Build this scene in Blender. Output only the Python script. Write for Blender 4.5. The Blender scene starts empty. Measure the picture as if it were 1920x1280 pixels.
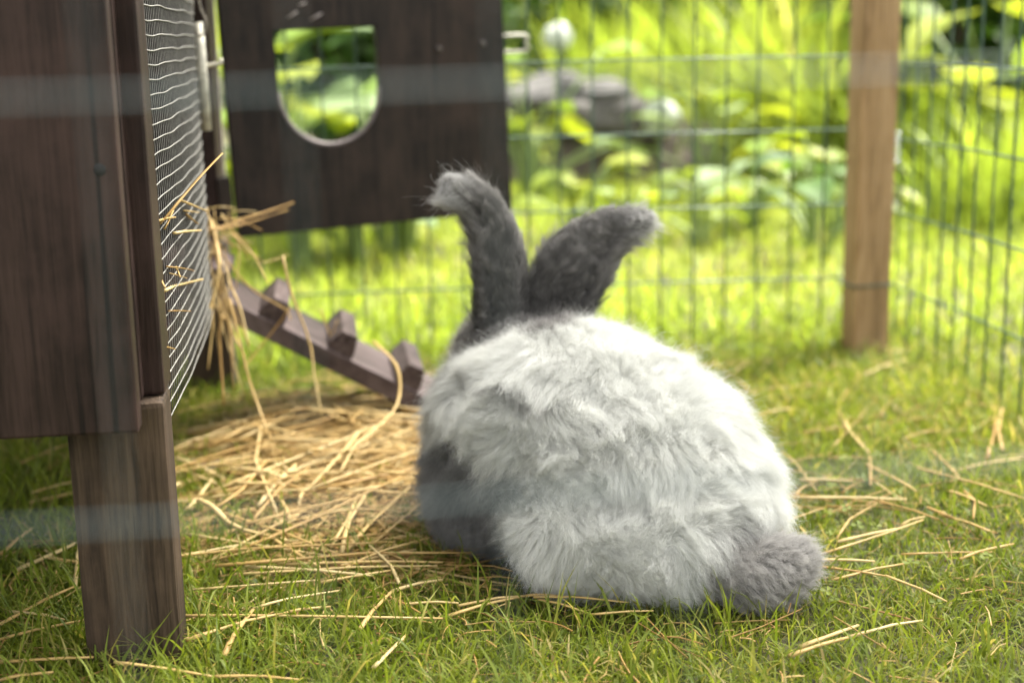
import bpy, bmesh, math, random
import numpy as np
from mathutils import Vector, Matrix, kdtree
random.seed(7); rng = np.random.default_rng(11)
R = math.radians
SC = bpy.context.scene
COL = SC.collection

# ---------------------------------------------------------------- camera, sky, sun, exposure
CAM_H, YAW, PITCH, ROLL, FPX = .52, R(7.3), R(12.2), .02, 2667.
fwd = Vector((math.sin(YAW)*math.cos(PITCH), math.cos(YAW)*math.cos(PITCH), -math.sin(PITCH)))
rgt0 = Vector((math.cos(YAW), -math.sin(YAW), 0)); up0 = rgt0.cross(fwd)
rgt = rgt0*math.cos(ROLL) - up0*math.sin(ROLL); upv = up0*math.cos(ROLL) + rgt0*math.sin(ROLL)
cd = bpy.data.cameras.new('camera'); cam = bpy.data.objects.new('camera', cd); COL.objects.link(cam)
cam.matrix_world = Matrix(((rgt.x, upv.x, -fwd.x, 0), (rgt.y, upv.y, -fwd.y, 0), (rgt.z, upv.z, -fwd.z, CAM_H), (0, 0, 0, 1)))
cd.sensor_width = 36; cd.lens = FPX/1920*36; cd.clip_start = .02; cd.clip_end = 300
cd.dof.use_dof = True; cd.dof.focus_distance = 1.25; cd.dof.aperture_fstop = 3.1
SC.camera = cam

SUN_AZ, SUN_EL = R(55), R(60)
w = bpy.data.worlds.new('World'); SC.world = w; w.use_nodes = True
nt = w.node_tree; bgn = nt.nodes['Background']
sky = nt.nodes.new('ShaderNodeTexSky'); sky.sky_type = 'NISHITA'; sky.sun_disc = False
sky.sun_elevation = SUN_EL; sky.sun_rotation = SUN_AZ; sky.air_density = .8; sky.dust_density = 4.0; sky.ozone_density = .6
hz = nt.nodes.new('ShaderNodeHueSaturation'); hz.inputs['Saturation'].default_value = .10   # milky, hazy sky
nt.links.new(sky.outputs[0], hz.inputs['Color']); nt.links.new(hz.outputs[0], bgn.inputs[0]); bgn.inputs[1].default_value = .15
sd = bpy.data.lights.new('sun', 'SUN'); sd.energy = 3.4; sd.angle = R(4); sd.color = (1, .95, .86)
sun = bpy.data.objects.new('sun', sd); COL.objects.link(sun)
sdir = Vector((math.sin(SUN_AZ)*math.cos(SUN_EL), math.cos(SUN_AZ)*math.cos(SUN_EL), math.sin(SUN_EL)))
sun.rotation_euler = sdir.to_track_quat('Z', 'Y').to_euler(); sun.location = (2, 3, 5)
SC.view_settings.view_transform = 'Standard'; SC.view_settings.look = 'None'
SC.view_settings.exposure = 2.4; SC.view_settings.gamma = 1
SC.render.engine = 'CYCLES'
SC.cycles.use_denoising = True
SC.cycles.max_bounces = 10; SC.cycles.diffuse_bounces = 5; SC.cycles.transmission_bounces = 6; SC.cycles.transparent_max_bounces = 8
SC.cycles.sample_clamp_indirect = 6

# a pixel of the 1920 x 1280 photograph gives a direction; the distance comes from the ground or a plane
def ray(x, y): return fwd + rgt*((x-960)/FPX) - upv*((y-640)/FPX)
CAMP = Vector((0, 0, CAM_H))
def atY(x, y, Y): d = ray(x, y); return CAMP + d*(Y/d.y)
def atZ(x, y, Z=0.): d = ray(x, y); return CAMP + d*((Z-CAM_H)/d.z)

# ---------------------------------------------------------------- helpers
WLOC = {}
def tag(o, label=None, cat=None, group=None, kind=None):
    if label: o['label'] = label
    if cat: o['category'] = cat
    if group: o['group'] = group
    if kind: o['kind'] = kind
    return o
def link(o, parent=None, wloc=Vector((0, 0, 0))):
    COL.objects.link(o)
    if parent: o.parent = parent
    WLOC[o] = wloc
    return o
def empty(name, loc, label, cat, group=None):
    o = bpy.data.objects.new(name, None); o.empty_display_size = .05
    link(o, None, Vector(loc)); o.location = loc
    return tag(o, label, cat, group)
def obj(name, me, mat=None, parent=None):
    """me is in world coordinates; shifted under its parent"""
    if mat is not None and not me.materials: me.materials.append(mat)
    o = bpy.data.objects.new(name, me)
    wl = WLOC[parent] if parent else Vector((0, 0, 0))
    link(o, parent, wl)
    if parent and wl.length: me.transform(Matrix.Translation(-wl))
    return o
def inst(name, me, loc, parent=None, rot=None):
    """an object that shares the mesh me, placed at the world position loc"""
    o = bpy.data.objects.new(name, me)
    wl = WLOC[parent] if parent else Vector((0, 0, 0))
    link(o, parent, Vector(loc)); o.location = Vector(loc)-wl
    if rot is not None: o.rotation_euler = rot
    return o
def mesh_np(name, V, F, smooth=True):
    V = np.asarray(V, np.float32).reshape(-1, 3)
    me = bpy.data.meshes.new(name)
    if isinstance(F, np.ndarray):
        k = F.shape[1]; nf = F.shape[0]
        me.vertices.add(len(V)); me.vertices.foreach_set('co', V.ravel())
        me.loops.add(nf*k); me.loops.foreach_set('vertex_index', F.astype(np.int32).ravel())
        me.polygons.add(nf); me.polygons.foreach_set('loop_start', np.arange(0, nf*k, k, dtype=np.int32))
        me.update(calc_edges=True)
    else:
        me.from_pydata(V.tolist(), [], F); me.update()
    if smooth: me.polygons.foreach_set('use_smooth', np.ones(len(me.polygons), bool))
    return me
def frame_box(name, o, ax, ay, az, sx, sy, sz, bevel=.002, seg=2, jitter=0.):
    """a bevelled box with one corner at o and edges along ax, ay, az"""
    bm = bmesh.new(); bmesh.ops.create_cube(bm, size=1)
    M = Matrix.Identity(4)
    for v in bm.verts:
        v.co = Vector(o) + ax*((v.co.x+.5)*sx) + ay*((v.co.y+.5)*sy) + az*((v.co.z+.5)*sz)
        if jitter: v.co += Vector((random.uniform(-1, 1), random.uniform(-1, 1), random.uniform(-1, 1)))*jitter
    bmesh.ops.recalc_face_normals(bm, faces=bm.faces)
    if bevel: bmesh.ops.bevel(bm, geom=bm.edges[:], offset=bevel, segments=seg, affect='EDGES', profile=.6)
    me = bpy.data.meshes.new(name); bm.to_mesh(me); bm.free()
    return me
EX, EY, EZ = Vector((1, 0, 0)), Vector((0, 1, 0)), Vector((0, 0, 1))
def box(name, x0, x1, y0, y1, z0, z1, bevel=.002, jitter=0.):
    return frame_box(name, (x0, y0, z0), EX, EY, EZ, x1-x0, y1-y0, z1-z0, bevel, 2, jitter)
def tube_arrays(pts, rads, sides=6, flat=1.):
    pts = [Vector(p) for p in pts]; n = len(pts); V = []; F = []
    ref = Vector((0, 0, 1))
    d0 = (pts[-1]-pts[0]).normalized()
    if abs(d0.z) > .9: ref = Vector((1, 0, 0))
    for i, p in enumerate(pts):
        d = (pts[min(i+1, n-1)]-pts[max(i-1, 0)]).normalized()
        a = d.cross(ref).normalized(); b = a.cross(d)
        r = rads[i] if hasattr(rads, '__len__') else rads
        for s in range(sides):
            t = 2*math.pi*s/sides
            V.append(p + a*(math.cos(t)*r) + b*(math.sin(t)*r*flat))
    for i in range(n-1):
        for s in range(sides):
            q = (s+1) % sides
            F.append((i*sides+s, i*sides+q, (i+1)*sides+q, (i+1)*sides+s))
    F.append(tuple(reversed(range(sides)))); F.append(tuple(range((n-1)*sides, n*sides)))
    return [v[:] for v in V], F
def tube(name, pts, rads, sides=6, flat=1.):
    V, F = tube_arrays(pts, rads, sides, flat); return mesh_np(name, V, F)
def spline(pts, n):
    """Catmull-Rom through pts"""
    P = [Vector(p) for p in pts]; P = [P[0]*2-P[1]] + P + [P[-1]*2-P[-2]]; out = []
    m = len(P)-3
    for k in range(n):
        t = k/(n-1)*m; i = min(int(t), m-1); u = t-i
        a, b, c, d = P[i:i+4]
        out.append(.5*((2*b) + (c-a)*u + (2*a-5*b+4*c-d)*u*u + (3*b-a-3*c+d)*u**3))
    return out

# ---------------------------------------------------------------- materials
def newmat(name):
    m = bpy.data.materials.new(name); m.use_nodes = True
    nt = m.node_tree; return m, nt, nt.nodes['Principled BSDF'], nt.nodes['Material Output']
def N(nt, typ, **kw):
    n = nt.nodes.new(typ)
    for k, v in kw.items():
        if k in n.inputs: n.inputs[k].default_value = v
        else: setattr(n, k, v)
    return n
def ramp(nt, fac, stops):
    r = nt.nodes.new('ShaderNodeValToRGB'); e = r.color_ramp.elements
    while len(e) > 1: e.remove(e[-1])
    e[0].position = stops[0][0]; e[0].color = (*stops[0][1], 1)
    for p, c in stops[1:]:
        q = e.new(p); q.color = (*c, 1)
    nt.links.new(fac, r.inputs[0]); return r.outputs[0]
def wood(name, dark, mid, light, grain=(1, 1, .06), scale=190., rough=.6, seed=0., wear=0., bump=.25):
    m, nt, b, out = newmat(name); L = nt.links.new
    tc = N(nt, 'ShaderNodeTexCoord'); mp = N(nt, 'ShaderNodeMapping'); mp.inputs['Scale'].default_value = grain
    mp.inputs['Location'].default_value = (seed, seed*.7, seed*1.3)
    L(tc.outputs['Object'], mp.inputs[0])
    n1 = N(nt, 'ShaderNodeTexNoise', Scale=scale, Detail=8., Roughness=.65, Distortion=.6); L(mp.outputs[0], n1.inputs[0])
    n2 = N(nt, 'ShaderNodeTexNoise', Scale=scale*.16, Detail=4., Roughness=.6); L(mp.outputs[0], n2.inputs[0])
    n3 = N(nt, 'ShaderNodeTexNoise', Scale=9., Detail=5., Roughness=.65); L(tc.outputs['Object'], n3.inputs[0])
    mx = N(nt, 'ShaderNodeMath', operation='MULTIPLY_ADD'); L(n2.outputs[0], mx.inputs[0]); mx.inputs[1].default_value = .55
    L(n1.outputs[0], mx.inputs[2])
    sub = N(nt, 'ShaderNodeMath', operation='SUBTRACT'); L(mx.outputs[0], sub.inputs[0]); sub.inputs[1].default_value = .27
    c = ramp(nt, sub.outputs[0], [(.36, dark), (.5, mid), (.66, light)])
    # blotches of weathering, with a shape of their own
    w2 = ramp(nt, n3.outputs[0], [(.45, (0, 0, 0)), (.72, (1, 1, 1))])
    mixc = N(nt, 'ShaderNodeMix', data_type='RGBA'); L(w2, mixc.inputs[0])
    sc = N(nt, 'ShaderNodeMath', operation='MULTIPLY'); L(w2, sc.inputs[0]); sc.inputs[1].default_value = wear; L(sc.outputs[0], mixc.inputs[0])
    L(c, mixc.inputs[6]); mixc.inputs[7].default_value = (light[0]*1.5, light[1]*1.45, light[2]*1.5, 1)
    mp2 = N(nt, 'ShaderNodeMapping'); mp2.inputs['Scale'].default_value = tuple(g if g == 1 else g*.35 for g in grain); mp2.inputs['Location'].default_value = (seed*2, seed, seed); L(tc.outputs['Object'], mp2.inputs[0])
    n4 = N(nt, 'ShaderNodeTexNoise', Scale=scale*.45, Detail=3., Roughness=.5, Distortion=.3); L(mp2.outputs[0], n4.inputs[0])
    crk = ramp(nt, n4.outputs[0], [(.28, (.35, .35, .35)), (.37, (1, 1, 1)), (.66, (1, 1, 1)), (.74, (1.0, 1.0, 1.0))])
    mc = N(nt, 'ShaderNodeMix', data_type='RGBA', blend_type='MULTIPLY'); mc.inputs[0].default_value = 1; L(mixc.outputs[2], mc.inputs[6]); L(crk, mc.inputs[7])
    L(mc.outputs[2], b.inputs['Base Color'])
    rr = N(nt, 'ShaderNodeMapRange'); L(n3.outputs[0], rr.inputs[0]); rr.inputs[3].default_value = rough-.12; rr.inputs[4].default_value = rough+.15
    L(rr.outputs[0], b.inputs['Roughness']); b.inputs['Specular IOR Level'].default_value = .18
    bp = N(nt, 'ShaderNodeBump', Strength=bump, Distance=.002); L(n1.outputs[0], bp.inputs['Height']); L(bp.outputs[0], b.inputs['Normal'])
    return m
M = {}
M['hutch'] = wood('stained_hutch_wood', (.012, .0064, .0045), (.020, .0110, .0080), (.033, .0190, .0145), rough=.5, wear=.75)
M['hutch_y'] = wood('stained_hutch_wood_long', (.012, .0064, .0045), (.020, .0110, .0080), (.033, .0190, .0145), grain=(1, .06, 1), rough=.5, wear=.35, seed=3)
M['door'] = wood('stained_door_wood', (.007, .0048, .0036), (.015, .0105, .0075), (.027, .018, .0125), grain=(1, 1, .08), rough=.5, wear=.7, seed=5)
M['leg'] = wood('weathered_leg_wood', (.015, .0098, .0058), (.036, .0235, .0138), (.068, .046, .028), rough=.7, wear=.5, seed=9, bump=.6)
M['ramp'] = wood('ramp_wood', (.022, .015, .013), (.055, .038, .034), (.10, .076, .07), grain=(.1, 1, .1), rough=.65, wear=.4, seed=13)
M['cleat'] = wood('cleat_wood', (.022, .015, .013), (.058, .04, .036), (.105, .08, .073), grain=(1, .08, 1), rough=.65, wear=.3, seed=17)
M['post'] = wood('raw_post_wood', (.17, .10, .04), (.27, .165, .072), (.36, .235, .115), rough=.7, wear=.15, seed=21, scale=130)

def simple(name, col, rough=.5, metal=0., bumpscale=None, var=.0):
    m, nt, b, out = newmat(name); L = nt.links.new
    tc = N(nt, 'ShaderNodeTexCoord'); n = N(nt, 'ShaderNodeTexNoise', Scale=bumpscale or 80., Detail=5.); L(tc.outputs['Object'], n.inputs[0])
    lo = tuple(c*(1-var) for c in col); hi = tuple(min(1, c*(1+var)) for c in col)
    L(ramp(nt, n.outputs[0], [(.3, lo), (.7, hi)]), b.inputs['Base Color'])
    b.inputs['Roughness'].default_value = rough; b.inputs['Metallic'].default_value = metal
    return m
M['mesh_wire'] = simple('galvanised_mesh_wire', (.21, .20, .17), .55, .1, 200, .4)
M['mesh_dull'] = simple('dull_mesh_wire', (.12, .115, .10), .6, .1, 200, .35)
M['steel'] = simple('dull_galvanised_steel', (.36, .34, .27), .55, .15, 90, .4)
M['bolt'] = simple('dark_bolt', (.07, .055, .045), .6, .1, 90, .4)  # darker than the steel parts
M['rope'] = simple('grey_cord', (.16, .14, .11), .9, 0, 400, .4)
M['fence_wire'] = simple('green_coated_wire', (.030, .068, .040), .38, 0, 150, .3)
M['near_wire'] = simple('grey_green_wire', (.075, .105, .105), .45, 0, 150, .2)  # greyer and lighter than the other fence wire
M['rim'] = simple('painted_lit_rim', (.13, .105, .095), .6, 0, 60, .4)  # paler than the door, to paint light on the hole edge
M['brass'] = simple('pale_batten', (.42, .36, .33), .5, 0, 60, .3)
M['dark'] = simple('dark_hole', (.01, .008, .007), .9, 0, 60, .3)

def leafy(name, stops, trans=.45, rough=.5, attr='tint', tr_gain=(1.25, 1.25, .7)):
    m, nt, b, out = newmat(name); L = nt.links.new
    a = N(nt, 'ShaderNodeAttribute'); a.attribute_name = attr
    col = ramp(nt, a.outputs['Fac'], stops)
    b.inputs['Roughness'].default_value = rough; L(col, b.inputs['Base Color'])
    b.inputs['Specular IOR Level'].default_value = .2
    g = N(nt, 'ShaderNodeMix', data_type='RGBA', blend_type='MULTIPLY'); g.inputs[0].default_value = 1; L(col, g.inputs[6]); g.inputs[7].default_value = (*tr_gain, 1)
    t = N(nt, 'ShaderNodeBsdfTranslucent'); L(g.outputs[2], t.inputs[0])
    mx = N(nt, 'ShaderNodeMixShader'); mx.inputs[0].default_value = trans
    L(b.outputs[0], mx.inputs[1]); L(t.outputs[0], mx.inputs[2]); L(mx.outputs[0], out.inputs['Surface'])
    return m
M['grass'] = leafy('grass_blades', [(0, (.060, .088, .010)), (.35, (.125, .165, .018)), (.7, (.205, .24, .030)), (.86, (.29, .27, .06)), (1, (.40, .31, .13))], .5)
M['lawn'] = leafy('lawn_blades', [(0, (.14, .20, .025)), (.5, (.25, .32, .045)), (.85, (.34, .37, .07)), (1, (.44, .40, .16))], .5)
M['straw'] = leafy('dry_straw', [(0, (.20, .105, .03)), (.4, (.37, .225, .07)), (.75, (.50, .35, .135)), (1, (.60, .47, .23))], .2, .42, tr_gain=(1, .95, .8))
M['leaf_lime'] = leafy('lime_leaf', [(0, (.09, .145, .01)), (.5, (.17, .22, .015)), (1, (.27, .30, .03))], .5, .4)
M['leaf_pale'] = leafy('pale_leaf', [(0, (.11, .17, .06)), (.5, (.17, .24, .10)), (1, (.25, .32, .16))], .45, .6)
M['leaf_dark'] = leafy('dark_leaf', [(0, (.035, .075, .012)), (.5, (.06, .12, .018)), (1, (.11, .18, .03))], .35, .45)
M['stem'] = simple('green_stem', (.16, .22, .06), .6, 0, 60, .3)
M['bark'] = simple('brown_bark', (.09, .065, .045), .85, 0, 40, .4)
M['petal'] = simple('white_petals', (.55, .58, .50), .8, 0, 60, .1)
M['rock'] = simple('mauve_grey_stone', (.085, .078, .07), .9, 0, 14, .5)
M['soil'] = simple('brown_soil', (.085, .068, .052), .95, 0, 18, .5)
M['brown_leaf'] = simple('withered_leaf', (.07, .045, .03), .7, 0, 50, .4)

# ground: soil, moss and trampled thatch
m, nt, b, out = newmat('ground_turf'); L = nt.links.new
tc = N(nt, 'ShaderNodeTexCoord')
n1 = N(nt, 'ShaderNodeTexNoise', Scale=5., Detail=8., Roughness=.65); L(tc.outputs['Object'], n1.inputs[0])
n2 = N(nt, 'ShaderNodeTexNoise', Scale=90., Detail=6., Roughness=.7); L(tc.outputs['Object'], n2.inputs[0])
ad = N(nt, 'ShaderNodeMath', operation='MULTIPLY_ADD'); L(n1.outputs[0], ad.inputs[0]); ad.inputs[1].default_value = .9; L(n2.outputs[0], ad.inputs[2])
sb = N(nt, 'ShaderNodeMath', operation='SUBTRACT'); L(ad.outputs[0], sb.inputs[0]); sb.inputs[1].default_value = .45
L(ramp(nt, sb.outputs[0], [(.25, (.022, .018, .010)), (.42, (.045, .040, .014)), (.55, (.075, .075, .018)), (.8, (.12, .115, .035))]), b.inputs['Base Color'])
b.inputs['Roughness'].default_value = .95
bp = N(nt, 'ShaderNodeBump', Strength=.7, Distance=.01); L(n2.outputs[0], bp.inputs['Height']); L(bp.outputs[0], b.inputs['Normal'])
M['ground'] = m

# fur: colour from the strand's own attribute
def furmat(name, attr_color='tint'):
    m, nt, b, out = newmat(name); L = nt.links.new; nt.nodes.remove(b)
    a = N(nt, 'ShaderNodeAttribute'); a.attribute_name = attr_color
    d = N(nt, 'ShaderNodeBsdfDiffuse'); L(a.outputs['Color'], d.inputs[0])
    t = N(nt, 'ShaderNodeBsdfTranslucent'); L(a.outputs['Color'], t.inputs[0])
    h = N(nt, 'ShaderNodeBsdfHair'); h.component = 'Reflection'; h.inputs['Color'].default_value = (.5, .5, .5, 1)
    h.inputs['RoughnessU'].default_value = .35; h.inputs['RoughnessV'].default_value = .6
    m1 = N(nt, 'ShaderNodeMixShader'); m1.inputs[0].default_value = .35; L(d.outputs[0], m1.inputs[1]); L(t.outputs[0], m1.inputs[2])
    m2 = N(nt, 'ShaderNodeMixShader'); m2.inputs[0].default_value = .06; L(m1.outputs[0], m2.inputs[1]); L(h.outputs[0], m2.inputs[2])
    L(m2.outputs[0], out.inputs['Surface']); return m
M['fur'] = furmat('rabbit_fur')
m, nt, b, out = newmat('rabbit_undercoat'); a = N(nt, 'ShaderNodeAttribute'); a.attribute_name = 'tint'
nt.links.new(a.outputs['Color'], b.inputs['Base Color']); b.inputs['Roughness'].default_value = 1; b.inputs['Specular IOR Level'].default_value = 0
M['skin'] = m

# ---------------------------------------------------------------- ground
def gz(x, y):
    """gentle unevenness of the turf; numpy or float"""
    return .006*np.sin(3.1*x+1.2)*np.cos(2.7*y+.5) + .004*np.sin(8.3*x+2.*y) + .003*np.cos(11.*y-3.*x)
def grid_ground():
    xs = np.concatenate([np.linspace(-60, -3, 14)[:-1], np.linspace(-3, 4, 141), np.linspace(4, 60, 14)[1:]])
    ys = np.concatenate([np.linspace(-40, -.5, 10)[:-1], np.linspace(-.5, 7, 151), np.linspace(7, 90, 16)[1:]])
    X, Y = np.meshgrid(xs, ys); Z = gz(X, Y)*np.clip(1.5-np.abs(Y-2.5)/4, 0, 1)
    V = np.stack([X, Y, Z], -1).reshape(-1, 3)
    nx = len(xs); i = np.arange(len(ys)-1)[:, None]*nx + np.arange(nx-1)[None]
    F = np.stack([i, i+1, i+nx+1, i+nx], -1).reshape(-1, 4)
    return mesh_np('ground', V, F)
tag(obj('ground', grid_ground(), M['ground']), kind='structure')

# ---------------------------------------------------------------- the hutch
HX = -.150          # plane of its front (faces +x)
HB, HT = .222, .70  # bottom and top of the box
Y0, Y1, YD, Y2 = 1.135, 1.735, 2.035, 2.15   # near end, mesh end, door jamb, far end
HW = .50            # depth of the hutch along -x
hutch = empty('rabbit_hutch', (-.30, 1.6, 0), 'dark brown stained wooden rabbit hutch on legs with wire mesh front', 'hutch')
wx = HX
# near end wall of upright boards, the last one proud of the others
x = HX-.004; k = 0
bw = [.108, .125, .118, .112, .05]
for wd in bw:
    off = 0 if k == 0 else .004
    obj('wall_board', box('wall_board', x-wd+.0015, x, Y0-.035+off, Y0-.012+off, HB+random.uniform(-.002, .002), HT, .0025), M['hutch'], hutch); x -= wd; k += 1
obj('end_rail', box('end_rail', HX-HW, HX-.030, Y0-.012, Y0+.012, HB+.004, HB+.05), M['hutch'], hutch)
sc0 = atY(187, 318, Y0-.035)
obj('screw', tube('screw', [sc0+Vector((0, -.0006, 0)), sc0+Vector((0, .002, 0))], .0048, 10), M['dark'], hutch)
# far end wall, back wall, floor, roof
for k in range(4):
    obj('wall_board', box('wall_board', HX-.03-.117*(k+1)+.0015, HX-.03-.117*k, Y2, Y2+.018, HB, HT), M['hutch'], hutch)
for k in range(8):
    yy = Y0+.02+k*.125
    obj('wall_board', box('wall_board', HX-HW-.018, HX-HW, yy, yy+.1235, HB, HT), M['hutch'], hutch)
for k in range(4):
    obj('floor_board', box('floor_board', HX-.022-.119*(k+1)+.002, HX-.022-.119*k, Y0-.010, Y2-.002, HB+.012, HB+.03), M['hutch_y'], hutch)
obj('roof', frame_box('roof', (HX+.06, Y0-.10, HT+.03), Vector((-1, 0, -.05)).normalized(), EY, EZ, HW+.14, Y2-Y0+.2, .02), M['hutch_y'], hutch)
# legs
def leg(x0, x1, y0, y1, top):
    return obj('leg', box('leg', x0, x1, y0, y1, -.03, top, .005, .0015), M['leg'], hutch)
leg(HX-.066, HX+.010, Y0+.008, Y0+.073, HB+.012)
leg(HX-.066, HX+.002, Y2-.075, Y2-.005, HB+.012)
leg(HX-HW+.005, HX-HW+.07, Y0+.015, Y0+.08, HB+.012)
leg(HX-HW+.005, HX-HW+.07, Y2-.075, Y2-.005, HB+.012)
# front frame: near stile set back behind the end board, head rail, sill, mid stile, far stile
obj('stile', box('stile', HX-.028, HX-.006, Y0+.014, Y0+.06, HB+.014, HT), M['hutch'], hutch)
obj('stile', box('stile', HX-.020, HX+.010, Y0+.030, Y0+.082, HB+.013, HT, .003), M['hutch'], hutch)
obj('sill_rail', box('sill_rail', HX-.022, HX-.0035, Y0+.09, Y2-.08, HB-.024, HB+.034), M['hutch_y'], hutch)
obj('stile', box('stile', HX-.022, HX-.001, Y1-.002, Y1+.034, HB+.036, HT), M['hutch'], hutch)
obj('stile', box('stile', HX-.022, HX-.001, YD+.01, Y2+.012, HB+.036, HT), M['hutch'], hutch)
obj('head_rail', box('head_rail', HX-.022, HX-.0035, Y0+.09, YD+.008, HT-.05, HT), M['hutch_y'], hutch)
# a plank partition right behind the mesh (its upright planks and cracks show through the wires)
for k in range(5):
    ya = Y0+.10+k*.105
    obj('partition_plank', box('partition_plank', HX-.085, HX-.065, ya, ya+.1035, HB+.03, HT-.01), M['hutch'], hutch)
# wire mesh, pushed outward by the bedding
MY0, MY1, MZ0, MZ1 = Y0+.080, Y1+.004, HB-.022, HT-.02
def bulge(y, z):
    u = (y-MY0)/(MY1-MY0); v = (z-MZ0)/(MZ1-MZ0)
    e = max(0, math.sin(math.pi*min(max(u, 0), 1)))**.8
    g = math.exp(-((v-.22)/.30)**2)*.006 + .002*math.exp(-((v-.75)/.2)**2)
    return HX+.006 + e*g + .0012*math.sin(31*z+5*y)*e
panel_me = bpy.data.meshes.new('panel_hem')
V, F = tube_arrays([(HX+.006, MY0, MZ0), (HX+.006, MY0, MZ1)], .0009, 5)
mp_o = obj('mesh_panel', mesh_np('mesh_panel', V, F), M['mesh_wire'], hutch)
tag(mp_o, 'galvanised small square wire mesh bulging outward with straw stuck in it')
nz = int((MZ1-MZ0)/.0125)
for i in range(nz+1):
    z = MZ0+i*.0125
    ph = random.uniform(0, 6)
    pts = [(bulge(MY0+(MY1-MY0)*t/22, z), MY0+(MY1-MY0)*t/22, z+.0007*math.sin(t*.7+i*.35)+.0004*math.sin(t*1.3+ph)) for t in range(23)]
    obj('cross_wire', tube('cross_wire', pts, .00062, 5), M['mesh_wire'], mp_o)
for i in range(1, int((MY1-MY0)/.0125)+1):
    y = MY0+i*.0125
    pts = [(bulge(y, MZ0+(MZ1-MZ0)*t/24)-.0009, y+.0008*math.sin(t*.8+i), MZ0+(MZ1-MZ0)*t/24) for t in range(25)]
    obj('upright_wire', tube('upright_wire', pts, .0005, 4), M['mesh_dull'], mp_o)
# bolt rod hanging by a cord from the mid stile, and the staple behind it
yb = Y1+.02
pa, pb = atY(371, 42, yb), atY(387, 245, yb)
obj('latch_rod', tube('latch_rod', [pa, pa.lerp(pb, .5), pb], .0066, 12), M['steel'], hutch)
cpts = spline([atY(366, -60, yb), atY(360, 20, yb), atY(362, 55, yb), atY(372, 66, yb-.008), atY(383, 62, yb), atY(386, 40, yb), atY(374, 10, yb), atY(368, -60, yb)], 26)
obj('cord', tube('cord', cpts, .0018, 6), M['rope'], hutch)
ha, hb = atY(352, 126, yb+.012), atY(412, 120, yb+.012)
obj('staple', tube('staple', spline([ha+Vector((-.02, 0, 0)), ha, hb, hb+Vector((.001, 0, .006))], 10), .0026, 8), M['steel'], hutch)
# pale batten on the edge of the far stile
sa, sb_ = atY(404, -40, 2.10), atY(432, 332, 2.10)
obj('edge_batten', frame_box('edge_batten', Vector((HX+.001, 2.095, sb_.z)), EX, EY, EZ, .0045, .012, .37, .001), M['brass'], hutch)

# ---------------------------------------------------------------- the open door with its arched pop hole
D0, D1 = atY(446, 446, 2.045), atY(961, 396, 2.14)
dx = (D1-D0); dw = dx.length; dx.normalize()
dz = Vector((-dx.z*dx.x*0-.004, 0, 1)); dz = (dz-dx*dz.dot(dx)).normalized(); dyv = dz.cross(dx); dyv = dyv if dyv.y > 0 else -dyv
def dpt(x, z, y=0): return D0 + dx*x + dz*z + dyv*y
def d_of(px, py):
    d = ray(px, py); n = dyv
    p = CAMP + d*((D0-CAMP).dot(n)/d.dot(n)); q = p-D0
    return q.dot(dx), q.dot(dz)
hl, zt = d_of(516, 58); hr, zt2 = d_of(702, 50); hb_ = d_of(618, 272)[1]
zt = (zt+zt2)/2; hc = (hl+hr)/2; hr_ = (hr-hl)/2*1.03; zc = hb_+hr_*1.06
DH = .455; DTH = .019
outline = [(.002, 0), (dw, 0), (dw, DH), (.002, DH)]
hole = [(hc-hr_, zt), (hc-hr_*1.0, zc+.02)] + [(hc-hr_*math.cos(t), zc-(zc-hb_)*math.sin(t)) for t in np.linspace(0, math.pi, 25)] + [(hc+hr_, zc+.02), (hc+hr_, zt)]
def door_mesh():
    bm = bmesh.new()
    o = [bm.verts.new(dpt(*p)) for p in outline]; h = [bm.verts.new(dpt(*p)) for p in hole]
    eo = [bm.edges.new((o[i], o[(i+1) % 4])) for i in range(4)]; eh = [bm.edges.new((h[i], h[(i+1) % len(h)])) for i in range(len(h))]
    bmesh.ops.triangle_fill(bm, use_beauty=True, use_dissolve=False, edges=eo+eh)
    # drop triangles inside the hole
    for f in list(bm.faces):
        c = f.calc_center_median()-D0; cx, cz = c.dot(dx), c.dot(dz)
        inside = abs(cx-hc) < hr_*.999 and cz < zt and (cz > zc or ((cx-hc)/hr_)**2+((cz-zc)/(zc-hb_))**2 < .995)
        if inside: bm.faces.remove(f)
    bmesh.ops.recalc_face_normals(bm, faces=bm.faces)
    r = bmesh.ops.extrude_face_region(bm, geom=bm.faces[:])
    for v in [g for g in r['geom'] if isinstance(g, bmesh.types.BMVert)]: v.co += dyv*DTH
    bmesh.ops.recalc_face_normals(bm, faces=bm.faces)
    sharp = [e for e in bm.edges if len(e.link_faces) == 2 and e.calc_face_angle(0) > 1.0]
    bmesh.ops.bevel(bm, geom=sharp, offset=.0018, segments=2, affect='EDGES')
    me = bpy.data.meshes.new('door'); bm.to_mesh(me); bm.free(); return me
door = tag(obj('door', door_mesh(), M['door'], hutch), 'open dark wooden door with a U-shaped pop hole')
V = []; F = []
obj('lit_hole_edge', tube('lit_hole_edge', [dpt(px, pz, .004) for px, pz in hole[2:-2]], .0036, 8), M['rim'], door)  # added pale lip paints the light along the hole's lower edge
for (px, py) in ((823, 92), (905, 82)):
    bx, bz = d_of(px, py)
    obj('bolt_head', tube('bolt_head', [dpt(bx, bz, .002), dpt(bx, bz, -.002), dpt(bx, bz, -.0035)], [.005, .0045, .0025], 10), M['bolt'], door)
la, lb = d_of(955, 68), d_of(988, 96)
lx0, lz0 = la; lx1, lz1 = lb
obj('latch', tube('latch', spline([dpt(lx0-.03, lz0, .006), dpt(lx1, lz0, .006), dpt(lx1+.001, (lz0+lz1)/2, .006), dpt(lx1, lz1, .006), dpt(lx0-.03, lz1, .006)], 18), .0026, 8), M['steel'], door)
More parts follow.
